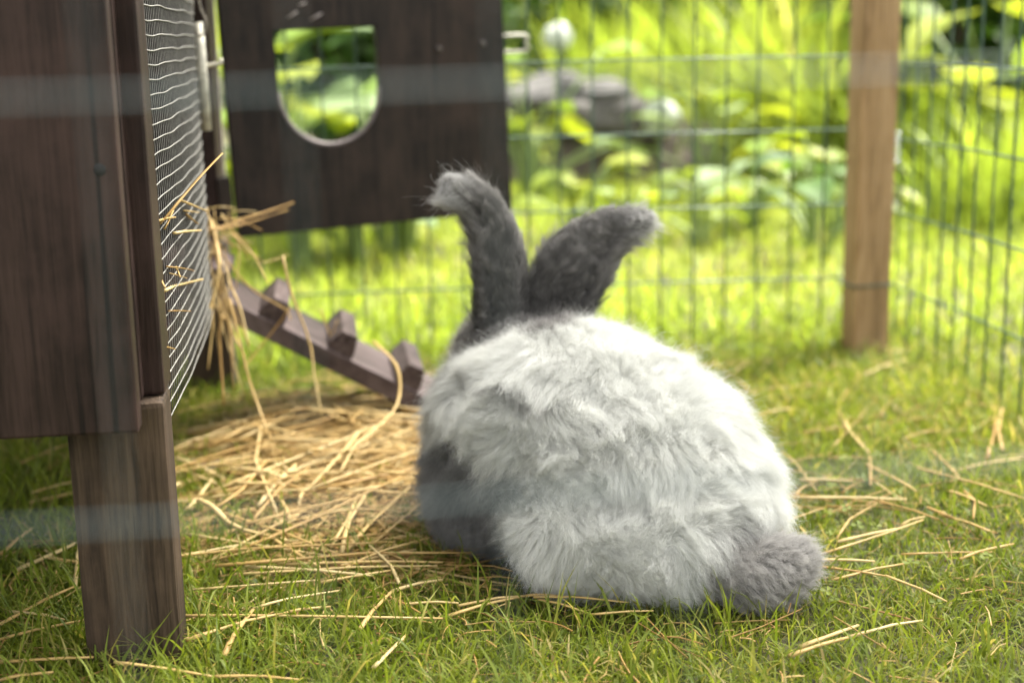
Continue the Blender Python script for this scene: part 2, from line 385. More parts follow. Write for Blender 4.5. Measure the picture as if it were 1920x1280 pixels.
obj('hinge_block', frame_box('hinge_block', dpt(-.022, .012, .001), dx, dyv, dz, .02, .016, .075, .002), M['door'], door)
for k, (px, py, ang, ln) in enumerate(((548, 28, .5, .016), (592, 32, .45, .02), (566, 8, .3, .012))):
    bx, bz = d_of(px, py); c, s = math.cos(ang), math.sin(ang)
    obj('scratch', tube('scratch', [dpt(bx-ln/2*c, bz-ln/2*s, 0), dpt(bx+ln/2*c, bz+ln/2*s, 0)], .0011, 5), M['brass'], door)

# ---------------------------------------------------------------- the ramp
ra = Vector((HX-.012, 1.80, .216)); rb = Vector((.215, 1.80, .003))
rx = (rb-ra); rl = rx.length; rx.normalize(); rn = Vector((-rx.z, 0, rx.x)); RWD = .168
rampo = empty('hutch_ramp', (.03, 1.88, 0), 'brown wooden ramp with cleats leading up to the hutch', 'ramp')
obj('plank', frame_box('plank', ra-rn*.024, rx, EY, rn, rl, RWD, .024, .0025), M['ramp'], rampo)
for px, py in ((520, 575), (645, 645), (772, 705), (885, 770), (410, 510)):
    d = ray(px, py); p = CAMP + d*(1.80/d.y); s = (p-ra).dot(rx)
    prof = [(-.017, 0), (-.017, .010), (-.009, .030), (.012, .031), (.018, .011), (.018, 0)]
    bm = bmesh.new()
    a = [bm.verts.new(ra+rx*(s+q)+rn*(h-.001)+EY*.004) for q, h in prof]; bq = [bm.verts.new(ra+rx*(s+q)+rn*(h-.001)+EY*(RWD-.006)) for q, h in prof]
    bm.faces.new(a); bm.faces.new(bq)
    for i in range(6): bm.faces.new((a[i], a[(i+1) % 6], bq[(i+1) % 6], bq[i]))
    bmesh.ops.recalc_face_normals(bm, faces=bm.faces); bmesh.ops.bevel(bm, geom=bm.edges[:], offset=.0008, segments=1, affect='EDGES')
    me = bpy.data.meshes.new('cleat'); bm.to_mesh(me); bm.free(); obj('cleat', me, M['cleat'], rampo)

# ---------------------------------------------------------------- wire fences
PITCH_V, PITCH_H = .0535, .1175
def fence(name_label, A, B, z0, n_h, dense_phase=0., rh=.0017, rv=.0019, mat='fence_wire'):
    A = Vector(A); B = Vector(B); d = (B-A); ln = d.length; d.normalize(); n = Vector((-d.y, d.x, 0))
    root = empty('wire_fence', A, name_label, 'fence')
    hme = mesh_np('long_wire', *tube_arrays([(0, 0, 0)]+[(ln*t/6, .0015*math.sin(t*2), .002*math.sin(t*1.7)) for t in range(1, 6)]+[(ln, 0, 0)], rh, 8)); hme.materials.append(M[mat])
    ht = PITCH_H*(n_h-1)
    vme = mesh_np('upright_wire', *tube_arrays([(.0006*math.sin(t*1.3), 0, -.03+(ht+.05)*t/8) for t in range(9)], rv, 6)); vme.materials.append(M[mat])
    ang = math.atan2(d.y, d.x)
    for i in range(n_h): inst('long_wire', hme, A+Vector((0, 0, z0+i*PITCH_H)), root, (random.uniform(-.003, .003), random.uniform(-.002, .002), ang))
    s = dense_phase
    while s < ln:
        inst('upright_wire', vme, A + d*s + Vector((0, 0, z0))+n*(rh+rv)*-1, root, (random.uniform(-.006, .006), random.uniform(-.006, .006), ang)); s += PITCH_V
    return root
FX = .905
fence('green wire mesh fence running behind the hutch door and the rabbit', (-1.25, 2.345, 0), (.885, 2.225, 0), .002, 7, .02)
fence('green wire mesh fence running forward from the wooden post to the front fence', (FX, 2.225, 0), (FX, .395, 0), -.008, 7, .012)
fence('green wire mesh fence right in front of the hutch leg, rabbit faces away from it', (-1.0, .390, 0), (FX, .384, 0), .038, 6, .0317, .0006, .0003, 'near_wire')
post = empty('fence_post', (.862, 2.185, 0), 'light brown square wooden post at the fence corner', 'post')
obj('shaft', box('shaft', .832, .892, 2.155, 2.215, -.05, .86, .004, .001), M['post'], post)
tz = .113
loop = [(.829, 2.152, tz), (.895, 2.152, tz+.003), (.895, 2.218, tz), (.829, 2.218, tz-.002), (.829, 2.152, tz)]
obj('tie_wire', tube('tie_wire', loop, .0016, 6), M['fence_wire'], post)
c0 = atY(1661, 250, 2.158)
M['shiny'] = simple('bright_wire', (.9, .9, .9), .18, 1., 60, .05)
for k in range(5):
    zz = c0.z-.0108*k
    obj('staple', tube('staple', spline([(.889, 2.160, zz), (.8955, 2.158, zz+.0005), (.8962, 2.1535, zz), (.889, 2.1525, zz)], 9), .0011, 6), M['shiny'], post)

# ---------------------------------------------------------------- the rabbit
RAB = []   # (centre, radii, rotation z, zone)
def eb(c, r, rz=0, zone='body', ry=0): RAB.append((Vector(c), Vector(r), rz, zone, ry))
eb((.277, 1.335, .099), (.116, .118, .099), .5)
eb((.235, 1.365, .118), (.112, .115, .112), .5)
eb((.178, 1.405, .108), (.080, .085, .098), .3)
eb((.150, 1.395, .062), (.058, .062, .060), .3, 'chest')
eb((.236, 1.268, .058), (.080, .062, .058), .4)
eb((.302, 1.232, .046), (.078, .050, .046), .15)
eb((.342, 1.300, .070), (.070, .085, .070), .3)
eb((.185, 1.480, .185), (.048, .065, .050), .3, 'head')
eb((.165, 1.53, .17), (.032, .04, .032), .3, 'head')
eb((.13, 1.47, .03), (.025, .05, .03), .2, 'chest')
eb((.21, 1.52, .03), (.025, .05, .03), .2, 'chest')
tailc = atY(1425, 1085, 1.185)
eb((tailc.x+.008, 1.198, .031), (.045, .033, .022), -.10, 'tail', -.28)
EARY = 1.462
def ear(pix, hw, zone):
    n = 16; pts = spline([atY(x, y, EARY+dy) for x, y, dy in pix], n)
    for i, p in enumerate(pts):
        t = i/(n-1); h = np.interp(t*(len(hw)-1), range(len(hw)), hw)*EARY/FPX
        eb(p, (h, .0085 + .006*(1-t), h), 0, zone)
    return pts
eb((tailc.x-.028, 1.228, .034), (.040, .036, .026), -.1, 'tail')
earL = ear([(940, 600, 0), (942, 520, 0), (926, 440, .005), (896, 380, .0), (848, 352, -.014)], [50, 50, 43, 33, 19], 'ear_l')
earR = ear([(1042, 600, 0), (1062, 515, 0), (1100, 465, .005), (1155, 424, 0), (1208, 412, -.012)], [60, 66, 57, 36, 19], 'ear_r')
def rim(pix, hw, zone):
    for p in spline([atY(x, y, EARY-.010+dy) for x, y, dy in pix], 14): h = hw*EARY/FPX; eb(p, (h, .008, h), 0, zone)
rim([(905, 590, 0), (903, 520, 0), (898, 450, 0), (872, 390, 0), (838, 365, -.01)], 13, 'ear_l')
rim([(1098, 575, 0), (1128, 520, 0), (1158, 462, 0), (1200, 428, 0)], 13, 'ear_r')
def blob(items, voxel, its, base=None):
    bm = bmesh.new()
    if base: bm.from_mesh(base)
    for c, r, rz, zone, ry in items:
        Mx = Matrix.Translation(c) @ Matrix.Rotation(rz, 4, 'Z') @ Matrix.Rotation(ry, 4, 'Y') @ Matrix.Diagonal((*r, 1))
        bmesh.ops.create_icosphere(bm, subdivisions=3, radius=1, matrix=Mx)
    me = bpy.data.meshes.new('tmp'); bm.to_mesh(me); bm.free()
    o = bpy.data.objects.new('tmp', me); COL.objects.link(o)
    md = o.modifiers.new('r', 'REMESH'); md.mode = 'VOXEL'; md.voxel_size = voxel
    sm = o.modifiers.new('s', 'SMOOTH'); sm.factor = .5; sm.iterations = its
    dg = bpy.context.evaluated_depsgraph_get(); dg.update()
    out = bpy.data.meshes.new_from_object(o.evaluated_get(dg)); bpy.data.objects.remove(o)
    return out
def body_mesh():
    trunk = blob([e for e in RAB if e[3] in ('body', 'chest')], .006, 90)
    return blob([e for e in RAB if e[3] not in ('body', 'chest')], .0034, 3, trunk)
bme = body_mesh(); bme.name = 'rabbit'
nv = len(bme.vertices); VV = np.empty(nv*3, np.float32); bme.vertices.foreach_get('co', VV); VV = VV.reshape(-1, 3)
VN = np.empty(nv*3, np.float32); bme.vertices.foreach_get('normal', VN); VN = VN.reshape(-1, 3)
bme.calc_loop_triangles(); T = np.empty(len(bme.loop_triangles)*3, np.int32); bme.loop_triangles.foreach_get('vertices', T); T = T.reshape(-1, 3)
ZN = ['body', 'chest', 'head', 'tail', 'ear_l', 'ear_r']
def zones(P):
    best = np.full(len(P), 1e9); zi = np.zeros(len(P), int)
    for c, r, rz, zone, ry in RAB:
        Mi = (Matrix.Rotation(rz, 3, 'Z') @ Matrix.Rotation(ry, 3, 'Y')).inverted()
        q = (P-np.array(c)) @ np.array(Mi).T
        k = np.linalg.norm(q/np.array(r), axis=1); sdf = (k-1)*min(r)
        better = sdf < best; best[better] = sdf[better]; zi[better] = ZN.index(zone)
    return zi
def sn(P, f, s):
    """cheap smooth vector noise"""
    g = np.random.default_rng(s); o = np.zeros((len(P), 3))
    for k in range(5):
        K = g.normal(size=(3, 3)); K /= np.linalg.norm(K, axis=1)[:, None]; K *= f*(.6+.9*k/4*1.3)
        o += np.sin(P @ K.T + g.uniform(0, 6.28, 3))*(1-.12*k)
    return o/2.2
def sstep(a, b_, x): t = np.clip((x-a)/(b_-a), 0, 1); return t*t*(3-2*t)
def nrm(a): return a/np.maximum(np.linalg.norm(a, axis=-1, keepdims=True), 1e-9)
WHITE = np.array((.695, .695, .65)); GREY = np.array((.165, .162, .158)); DARK = np.array((.125, .118, .110)); TAILC = np.array((.33, .312, .288))
def coat(P, zi):
    """coat markings, with left-side shade painted in: white saddle and rump, grey chest and flank, dark head and ears, grey tail"""
    nzv = sn(P, 55, 3)[:, 0]
    e1 = np.sqrt(((P[:, 0]-.098)/.100)**2 + ((P[:, 1]-1.34)/.14)**2 + ((P[:, 2]-.030)/.115)**2) + nzv*.13
    low = sstep(1.04, .84, e1)
    front = sstep(.125, .095, P[:, 0]+nzv*.010 - .10*(P[:, 2]-.12))  # left edge greyed to paint its shade into the coat
    g = np.clip(np.maximum(low, front*.6), 0, 1)
    c = WHITE*(1-g[:, None]) + GREY*g[:, None]
    hd = np.where(zi == 2, 1., 0.); hd = np.maximum(hd, sstep(1.455, 1.485, P[:, 1]+nzv*.5)*sstep(.17, .19, P[:, 2])*sstep(.255, .235, P[:, 0]))
    c = c*(1-hd[:, None]) + (DARK*1.5)*hd[:, None]
    e = (zi >= 4)[:, None]; c = np.where(e, DARK*1.25, c)
    td = np.sqrt(((P[:, 0]-(tailc.x+.012))/.062)**2+((P[:, 1]-1.195)/.05)**2+((P[:, 2]-.027)/.042)**2)+nzv*.10
    k = np.maximum(sstep(1.45, .95, td)*.9, .8*(zi == 3)*sstep(1.7, 1.2, td))[:, None]; c = c*(1-k)+TAILC*k
    return c
# skin colour (undercoat)
ca = bme.attributes.new('tint', 'FLOAT_COLOR', 'POINT')
cc = coat(VV.astype(float), zones(VV))*.92
ca.data.foreach_set('color', np.concatenate([cc, np.ones((nv, 1))], 1).astype(np.float32).ravel())
rabbit = obj('rabbit', bme, M['skin'])
bme.polygons.foreach_set('use_smooth', np.ones(len(bme.polygons), bool))
tag(rabbit, 'fluffy white and grey long-haired rabbit sitting on the grass, seen from behind', 'rabbit')
for sx in (-1, 1):
    ec = Vector((.185+sx*.044, 1.515+.010*sx, .195))
    bm = bmesh.new(); bmesh.ops.create_uvsphere(bm, u_segments=12, v_segments=8, radius=.010, matrix=Matrix.Translation(ec))
    me = bpy.data.meshes.new('eye'); bm.to_mesh(me); bm.free(); obj('eye', me, simple('dark_eye', (.01, .008, .006), .1), rabbit)
areas = .5*np.linalg.norm(np.cross(VV[T[:, 1]]-VV[T[:, 0]], VV[T[:, 2]]-VV[T[:, 0]]), axis=1)
def sample(n, weight):
    pw = areas*weight; cdf = np.cumsum(pw); i = np.searchsorted(cdf, rng.uniform(0, cdf[-1], n)); i = np.minimum(i, len(T)-1)
    a = rng.uniform(size=n); b_ = rng.uniform(size=n); fl = a+b_ > 1; a[fl] = 1-a[fl]; b_[fl] = 1-b_[fl]
    w0 = (1-a-b_)[:, None]; P = VV[T[i, 0]]*w0+VV[T[i, 1]]*a[:, None]+VV[T[i, 2]]*b_[:, None]
    Nn = nrm(VN[T[i, 0]]*w0+VN[T[i, 1]]*a[:, None]+VN[T[i, 2]]*b_[:, None])
    return P.astype(float), Nn.astype(float)
tc_ = VV[T].mean(1); tz_ = zones(tc_)
EARDIR = {4: [np.array(p) for p in earL], 5: [np.array(p) for p in earR]}
def strand_field(P, Nn, zi):
    """direction of the lie and length of the coat at each root"""
    n = len(P)
    back = np.array((.50, -.62, -.15)); down = np.array((0, 0, -1.))
    out_l = np.array((-.75, -.25, -.35))
    wl = sstep(.24, .12, P[:, 0])[:, None]
    comb = back*.55*(1-wl) + out_l*.6*wl + down*.62
    L_ = np.full(n, .030); lift = np.full(n, .92)
    nz1 = sn(P, 60, 21); nz2 = sn(P, 130, 22)
    comb = comb*.55 + nz1*.42 + nz2*.50
    L_ *= 1+.20*sn(P, 30, 9)[:, 0]+.16*sn(P, 95, 10)[:, 0]
    low = sstep(.06, .01, P[:, 2]); L_ *= 1-.35*low
    comb = np.where((zi == 1)[:, None], comb + np.array((-.3, -.2, -.3)), comb)
    t = zi == 3
    comb = np.where(t[:, None], np.array((.26, -.22, -.05)) + nz1*.5, comb); L_ = np.where(t, .021, L_); lift = np.where(t, .8, lift)
    h = zi == 2; L_ = np.where(h, .016, L_); comb = np.where(h[:, None], np.array((0, -.6, -.2))+nz1*.5, comb)
    for z in (4, 5):
        e = zi == z
        if e.any():
            pts = np.stack(EARDIR[z]); q = P[e]; i = np.argmin(((q[:, None]-pts[None])**2).sum(-1), 1)
            i0 = np.maximum(i-1, 0); i1 = np.minimum(i+1, len(pts)-1); d = nrm(pts[i1]-pts[i0]); s = i/(len(pts)-1)
            comb[e] = d*(1.0-.5*sstep(.7, 1, s))[:, None] + nz1[e]*.40 + nz2[e]*.25; lift[e] = .48
            L_[e] = .018 + .003*sstep(.72, .95, s)
    return comb, L_, lift
EARHW = {4: np.array([50, 50, 43, 33, 19])*EARY/FPX, 5: np.array([60, 66, 57, 36, 19])*EARY/FPX}
def grow(name, n, weight, nclump, label, clump=.72, K=7, r0=.00011, frizz=.0022, tuftvar=.07):
    P, Nn = sample(n, weight); zi = zones(P)
    C, CN = sample(nclump, weight); cz = zones(C)
    kd = kdtree.KDTree(len(C))
    for i, c in enumerate(C): kd.insert(c, i)
    kd.balance(); ci = np.array([kd.find(p)[1] for p in P])
    def shape(P, Nn, zi, jit):
        comb, L_, lift = strand_field(P, Nn, zi)
        tang = comb - Nn*(comb*Nn).sum(1, keepdims=True)*.85
        ts = np.linspace(0, 1, K)[None, :, None]
        L_ = (L_*jit)[:, None, None]; lf = lift[:, None, None]
        up_ = Nn[:, None]*lf*(ts-.28*ts**2.2)
        along = tang[:, None]*(.25*ts+.62*ts**1.7)
        grav = np.array((0, 0, -.10))*ts**2
        return P[:, None] + (up_+along+grav)*L_
    S = shape(P, Nn, zi, np.clip(rng.normal(.92, .17, n), .45, 1.45)); G = shape(C, CN, cz, np.exp(rng.normal(0, .12, nclump)))
    # small tufts gather into bigger locks of uneven size
    nb_ = max(20, nclump//9); kb = kdtree.KDTree(nb_); bi = rng.choice(nclump, nb_, replace=False)
    for i, b_ in enumerate(bi): kb.insert(C[b_], i)
    kb.balance(); big = bi[np.array([kb.find(c)[1] for c in C])]; pull = rng.uniform(.05, .75, nclump)[big][:, None, None]
    tb_ = np.linspace(0, 1, K)[None, :, None]**1.3
    G = G*(1-pull*tb_*.8) + (G[big] + (C-C[big])[:, None]*.45)*pull*tb_*.8
    # each tuft leans its own way
    lean = rng.normal(0, .0055, (nclump, 3)); ts = np.linspace(0, 1, K)[None, :, None]
    G = G + lean[:, None]*ts**1.5
    dist = np.linalg.norm(P-C[ci], axis=1); fall = (clump*rng.uniform(.55, 1.1, n)*np.clip(1.25-dist/.02, .15, 1))[:, None, None]
    Gt = G[ci]; S = S*(1-fall*ts**1.25) + (Gt + (S-S[:, :1])*.0 + (P-C[ci])[:, None]*(1-.80*ts))*fall*ts**1.25
    ph = rng.uniform(0, 6.28, (n, 1, 3)); fr = rng.uniform(2.5, 6, (n, 1, 3)); am = (frizz*rng.gamma(1.4, .6, (n, 1, 1)))
    S = S + np.sin(ph+fr*ts*2)*am*ts**1.3
    stray = rng.uniform(size=n) < .05
    S[stray] += (rng.normal(0, .007, (stray.sum(), 1, 3))+Nn[stray][:, None]*.006)*ts**1.3
    S[..., 2] = np.maximum(S[..., 2], .003)
    cu = bpy.data.hair_curves.new(name); cu.add_curves([K]*n)
    cu.position_data.foreach_set('vector', S.astype(np.float32).ravel())
    rad = np.broadcast_to(r0*(1-.82*ts[..., 0]**1.5), (n, K))*rng.uniform(.7, 1.3, (n, 1))
    ra_ = cu.attributes.get('radius') or cu.attributes.new('radius', 'FLOAT', 'POINT')
    ra_.data.foreach_set('value', rad.astype(np.float32).ravel())
    c = coat(P, zi)*np.exp(rng.normal(0, .10, (n, 1)))
    ctint = np.exp(rng.normal(0, tuftvar, (nclump, 1)))[ci]; c = c*ctint
    tt = ts[..., 0][..., None]
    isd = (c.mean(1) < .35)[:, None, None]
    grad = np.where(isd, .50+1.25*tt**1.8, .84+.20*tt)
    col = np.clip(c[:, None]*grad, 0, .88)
    if name == 'ear_fur':
        for z in (4, 5):
            e = zi == z; pts = np.stack(EARDIR[z]); s = np.argmin(((P[e][:, None]-pts[None])**2).sum(-1), 1)/(len(pts)-1)
            pz_ = pts[np.argmin(((P[e][:, None]-pts[None])**2).sum(-1), 1)]
            lat = np.linalg.norm((P[e]-pz_)[:, [0, 2]], axis=1)/np.interp(s, np.linspace(0, 1, 5), EARHW[z])
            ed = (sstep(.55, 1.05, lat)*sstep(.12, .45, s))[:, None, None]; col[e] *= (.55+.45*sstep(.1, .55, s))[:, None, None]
            col[e] = col[e]*(1-ed*.75)+np.array((.30, .285, .265))*ed*.75*(.4+.8*tt)  # paler ear edges paint the back light on the strands
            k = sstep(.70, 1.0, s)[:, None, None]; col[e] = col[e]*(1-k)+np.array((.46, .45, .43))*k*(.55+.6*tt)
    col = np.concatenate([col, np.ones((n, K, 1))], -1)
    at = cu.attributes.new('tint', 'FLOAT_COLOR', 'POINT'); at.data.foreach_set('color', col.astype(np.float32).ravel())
    cu.materials.append(M['fur'])
    o = bpy.data.objects.new(name, cu); link(o, rabbit); tag(o, label); return o
vis = 1.0*(tc_[:, 2] > .008)
vis *= np.where(tc_[:, 1] > 1.47, .35, 1.)
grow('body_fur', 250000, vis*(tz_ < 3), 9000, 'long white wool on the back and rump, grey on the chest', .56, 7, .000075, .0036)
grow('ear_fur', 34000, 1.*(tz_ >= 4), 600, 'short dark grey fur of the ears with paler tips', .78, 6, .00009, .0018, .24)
grow('tail_fur', 16000, vis*(tz_ == 3), 420, 'brownish grey fur of the tuft tail', .6, 6, .00011, .002)

# ---------------------------------------------------------------- grass
LEGS = [(HX-.03, Y0+.04, .045), (HX-.03, Y2-.04, .045), (.862, 2.185, .04)]
def blades(name, P, length, width, bend, tint, head, segs=3):
    n = len(P); K = segs+1; ts = np.linspace(0, 1, K)
    d = np.stack([np.cos(head), np.sin(head), np.zeros(n)], 1); side = np.stack([-np.sin(head), np.cos(head), np.zeros(n)], 1)
    tw = rng.normal(0, .9, n)
    side = nrm(side*np.cos(tw)[:, None] + d*np.sin(tw)[:, None]*.9 + np.array((0, 0, .0)))
    V = np.empty((n, K*2-1, 3)); A = np.empty((n, K*2-1))
    for k, t in enumerate(ts):
        th = bend*t
        c = P + d*(length*np.sin(th)*t*.9)[:, None] + np.array((0, 0, 1.))*(length*t*np.cos(th*.85))[:, None]
        wd = (width*(1-.15*t)*(1 if k < K-1 else 0))[:, None]
        if k < K-1: V[:, 2*k] = c-side*wd; V[:, 2*k+1] = c+side*wd
        else: V[:, 2*k] = c
        A[:, 2*k] = tint; A[:, min(2*k+1, 2*K-2)] = tint
    b0 = np.arange(n)[:, None]*(2*K-1); F = []
    for k in range(K-2):
        F.append(np.concatenate([b0+2*k, b0+2*k+1, b0+2*k+3], 1)); F.append(np.concatenate([b0+2*k, b0+2*k+3, b0+2*k+2], 1))
    k = K-2; F.append(np.concatenate([b0+2*k, b0+2*k+1, b0+2*k+2], 1))
    me = mesh_np(name, V.reshape(-1, 3), np.concatenate(F))
    at = me.attributes.new('tint', 'FLOAT', 'POINT'); at.data.foreach_set('value', np.clip(A, 0, 1).astype(np.float32).ravel())
    return me
def scatter(n, x0, x1, y0, y1): return np.stack([rng.uniform(x0, x1, n), rng.uniform(y0, y1, n)], 1)
def onground(Q, dz_=-.004): return np.stack([Q[:, 0], Q[:, 1], gz(Q[:, 0], Q[:, 1])*np.clip(1.5-np.abs(Q[:, 1]-2.5)/4, 0, 1)+dz_], 1)
def keep(Q):
    k = np.ones(len(Q), bool)
    for x, y, r in LEGS: k &= np.hypot(Q[:, 0]-x, Q[:, 1]-y) > r*.92
    k &= (((Q[:, 0]-.27)/.14)**2+((Q[:, 1]-1.35)/.13)**2) > 1
    return k
def pn(Q, f, s): return sn(np.concatenate([Q, np.zeros((len(Q), 1))], 1), f, s)[:, 0]
# turf of the pen: fine short blades, thin where the straw lies and in bare spots
Q = scatter(205000, -.70, 1.02, .84, 2.36)
bare = pn(Q, 11, 5)+.5*pn(Q, 30, 6)
heap = np.exp(-(((Q[:, 0]-.02)/.22)**2+((Q[:, 1]-1.72)/.33)**2))
k = keep(Q) & (rng.uniform(size=len(Q)) < np.clip(.85+.28*bare, .3, 1)*(1-.62*heap)); Q = Q[k]; n = len(Q)
tall = np.clip(1+.35*pn(Q, 7, 8), .5, 1.7)
near_leg = np.exp(-((Q[:, 0]+.2)/.13)**2)*.25
ln_ = rng.gamma(4, .0060, n)*tall*(1+near_leg); ln_ = np.clip(ln_, .008, .075)
tint = np.clip(.45+.17*rng.normal(size=n)+.14*pn(Q, 6, 9), 0, .86); dry = rng.uniform(size=n) < .11; tint[dry] = rng.uniform(.86, 1, dry.sum())
tag(obj('pen_grass', blades('pen_grass', onground(Q), ln_, rng.uniform(.0005, .0013, n)*(1+.5*(rng.uniform(size=n) < .12)), rng.gamma(3, .40, n), tint, rng.uniform(0, 6.28, n)), M['grass']), 'short green lawn grass growing inside the pen', 'grass', kind='stuff')
# lawn beyond the fence
Q = scatter(90000, -2.2, 3.4, 2.2, 6.2); Q = Q[(np.abs(Q[:, 0]-.3-.12*Q[:, 1]) < .65+.42*Q[:, 1])]; n = len(Q)
tag(obj('lawn_grass', blades('lawn_grass', onground(Q), np.clip(rng.gamma(5, .010, n), .015, .12)*(1+.25*pn(Q, 3, 12)), rng.uniform(.0018, .0036, n), rng.gamma(3, .3, n), np.clip(.45+.2*rng.normal(size=n)+.2*pn(Q, 2.5, 13), 0, 1), rng.uniform(0, 6.28, n), 2), M['lawn']), 'bright sunlit lawn grass beyond the back fence', 'grass', kind='stuff')

# grass beside and in front of the pen
Q = np.concatenate([scatter(26000, 1.0, 3.4, -.4, 2.3), scatter(14000, -2.0, -.68, .2, 2.3), scatter(12000, -.9, 1.05, .1, .86)]); n = len(Q)
tag(obj('side_grass', blades('side_grass', onground(Q), np.clip(rng.gamma(4, .009, n), .012, .1), rng.uniform(.0014, .0030, n), rng.gamma(3, .36, n), np.clip(.45+.18*rng.normal(size=n), 0, 1), rng.uniform(0, 6.28, n), 2), M['grass']), 'grass growing outside the pen along its sides', 'grass', kind='stuff')
# clover leaves in the turf
def clover_mesh():
    V = []; F = []
    for k in range(3):
        a = k*2.094; b0 = len(V); V.append((0, 0, 0))
        for j in range(9):
            t = -.95+1.9*j/8; r = 1*(.86+.14*math.cos(t*1.1)-(.12 if j == 4 else 0))
            V.append((math.cos(a+t*.62)*r*math.cos(t*.55), math.sin(a+t*.62)*r, .18*abs(t)))
        for j in range(8): F.append((b0, b0+1+j, b0+2+j))
    return np.array(V), np.array(F)
CV, CF = clover_mesh(); Vs = []; Fs = []; As = []
Q = scatter(900, -.7, 1.0, .9, 2.2); Q = Q[keep(Q) & (pn(Q, 9, 31) > .15)]
for i, q in enumerate(onground(Q, 0)):
    s = random.uniform(.004, .0085); a = random.uniform(0, 6.28); Mx = np.array(Matrix.Rotation(random.uniform(-.5, .5), 3, 'X') @ Matrix.Rotation(a, 3, 'Z'))
    Vs.append((CV*s) @ Mx.T + q + np.array((0, 0, random.uniform(.012, .03)))); Fs.append(CF+len(CV)*i); As += [random.uniform(.35, .75)]*len(CV)
me = mesh_np('clover', np.concatenate(Vs), np.concatenate(Fs)); me.attributes.new('tint', 'FLOAT', 'POINT').data.foreach_set('value', np.array(As, np.float32))
tag(obj('clover', me, M['grass']), 'small clover leaves scattered through the pen grass', 'clover', kind='stuff')

# ---------------------------------------------------------------- straw
def straw_pts(a, b, sag=0., kink=0., n=6):
    a = Vector(a); b = Vector(b); d = b-a; s = d.cross(EZ)
    s = s.normalized() if s.length > 1e-5 else EX.copy(); k1 = random.uniform(-1, 1)*kink*d.length; out = []
    kp = random.uniform(.3, .7)
    for i in range(n):
        t = i/(n-1); w_ = t/kp if t < kp else (1-t)/(1-kp)
        out.append(a+d*t+s*(k1*w_)+EZ*(sag*w_*.5))
    return out
def straw_mesh(pts, r, tint):
    n = len(pts); rr = [r*(1-.35*i/(n-1))*(1+.12*math.sin(i*2.3)) for i in range(n)]
    V, F = tube_arrays(pts, rr, 5, .62); me = mesh_np('straw', V, F)
    me.attributes.new('tint', 'FLOAT', 'POINT').data.foreach_set('value', np.clip(np.array([tint]*len(V))+np.repeat(rng.normal(0, .05, n), 5), 0, 1).astype(np.float32))
    return me
STRAW_SETS = {
 'heap': ('straw stalk lying on top of the heap beneath the ramp', 'straws on the heap under the ramp'),
 'mid': ('straw stalk lying loose on the grass between hutch leg and rabbit', 'loose straws between the hutch leg and the rabbit'),
 'right': ('straw stalk lying loose on the grass between rabbit and side fence', 'loose straws between the rabbit and the side fence'),
 'tail': ('straw stalk lying on the grass close to the grey tail', 'straws near the tail'),
 'left': ('straw stalk lying in the shaded grass behind the hutch leg', 'straws in the shade of the hutch'),
 'hang': ('straw stalk hanging out of the hutch doorway', 'straws hanging from the doorway'),
 'mesh': ('straw piece sticking out of the wire mesh', 'straw pieces stuck in the mesh'),
 'front': ('straw stalk lying on the grass along the front edge of the rabbit', 'straws in front of the rabbit'),
}
def straw(pts, key, r=.0019, tint=None):
    tint = random.uniform(.35, .95) if tint is None else tint
    look = ('brown ' if tint < .45 else 'golden ' if tint < .72 else 'pale ')
    size = 'thin ' if r < .0015 else 'thick ' if r > .0022 else ''
    o = obj('straw_stalk', straw_mesh(pts, r, tint), M['straw'])
    return tag(o, size+look+STRAW_SETS[key][0], 'straw', STRAW_SETS[key][1])
def gpix(x, y, h=.012): p = atZ(x, y, h); p.z = h+float(gz(p.x, p.y)); return p
def gstraw(x0, y0, x1, y1, key, r=.0019, h0=.021, h1=.023, sag=.003, kink=.035, tint=None):
    return straw(straw_pts(gpix(x0, y0, h0), gpix(x1, y1, h1), sag, kink), key, r, tint)
# stalks copied one by one from where they lie
for s in [(405, 960, 640, 1035), (395, 1048, 610, 935), (350, 1000, 640, 1040), (440, 1075, 820, 1052), (360, 1105, 600, 1085), (345, 1157, 830, 1155), (420, 1235, 475, 1145), (475, 1143, 640, 1105), (350, 1205, 540, 1150), (540, 1150, 620, 1138),
          (640, 1030, 700, 900), (650, 1025, 770, 905), (700, 1010, 800, 925), (620, 1020, 680, 905), (460, 1060, 700, 1075), (520, 1055, 830, 1045), (675, 1180, 735, 1105), (700, 1250, 760, 1190), (735, 1105, 830, 1080), (330, 870, 420, 905),
          (455, 895, 560, 885), (515, 930, 545, 970), (580, 910, 560, 945), (350, 960, 400, 905), (500, 1000, 600, 1060), (640, 1055, 780, 1020), (600, 1090, 740, 1062), (760, 1130, 860, 1125)]:
    gstraw(*s, 'mid', random.uniform(.0016, .0028), tint=random.uniform(.55, .98))
straw(spline([gpix(372, 940, .035), gpix(400, 950, .04), gpix(440, 985, .025), gpix(540, 1010, .016), gpix(640, 1035, .012)], 10), 'mid', .0035, .85)
for s in [(840, 1150, 985, 1108), (985, 1108, 1060, 1108), (1010, 1115, 1110, 1140), (1110, 1140, 1225, 1132), (860, 1130, 985, 1108), (215, 1245, 400, 1272), (400, 1272, 560, 1275), (1000, 1110, 1180, 1118)]:
    gstraw(*s, 'front', random.uniform(.0016, .0024), .022, .022, tint=random.uniform(.5, .9))
for s in [(1480, 1210, 1590, 1180), (1590, 1180, 1730, 1155), (1540, 1062, 1660, 1080), (1660, 1080, 1775, 1125), (1540, 1040, 1730, 985), (1560, 1085, 1700, 1060), (1530, 1050, 1640, 1055), (1570, 1020, 1680, 1000), (1500, 1195, 1610, 1160)]:
    gstraw(*s, 'tail', random.uniform(.0018, .0030), .02, .022, tint=random.uniform(.5, .95))
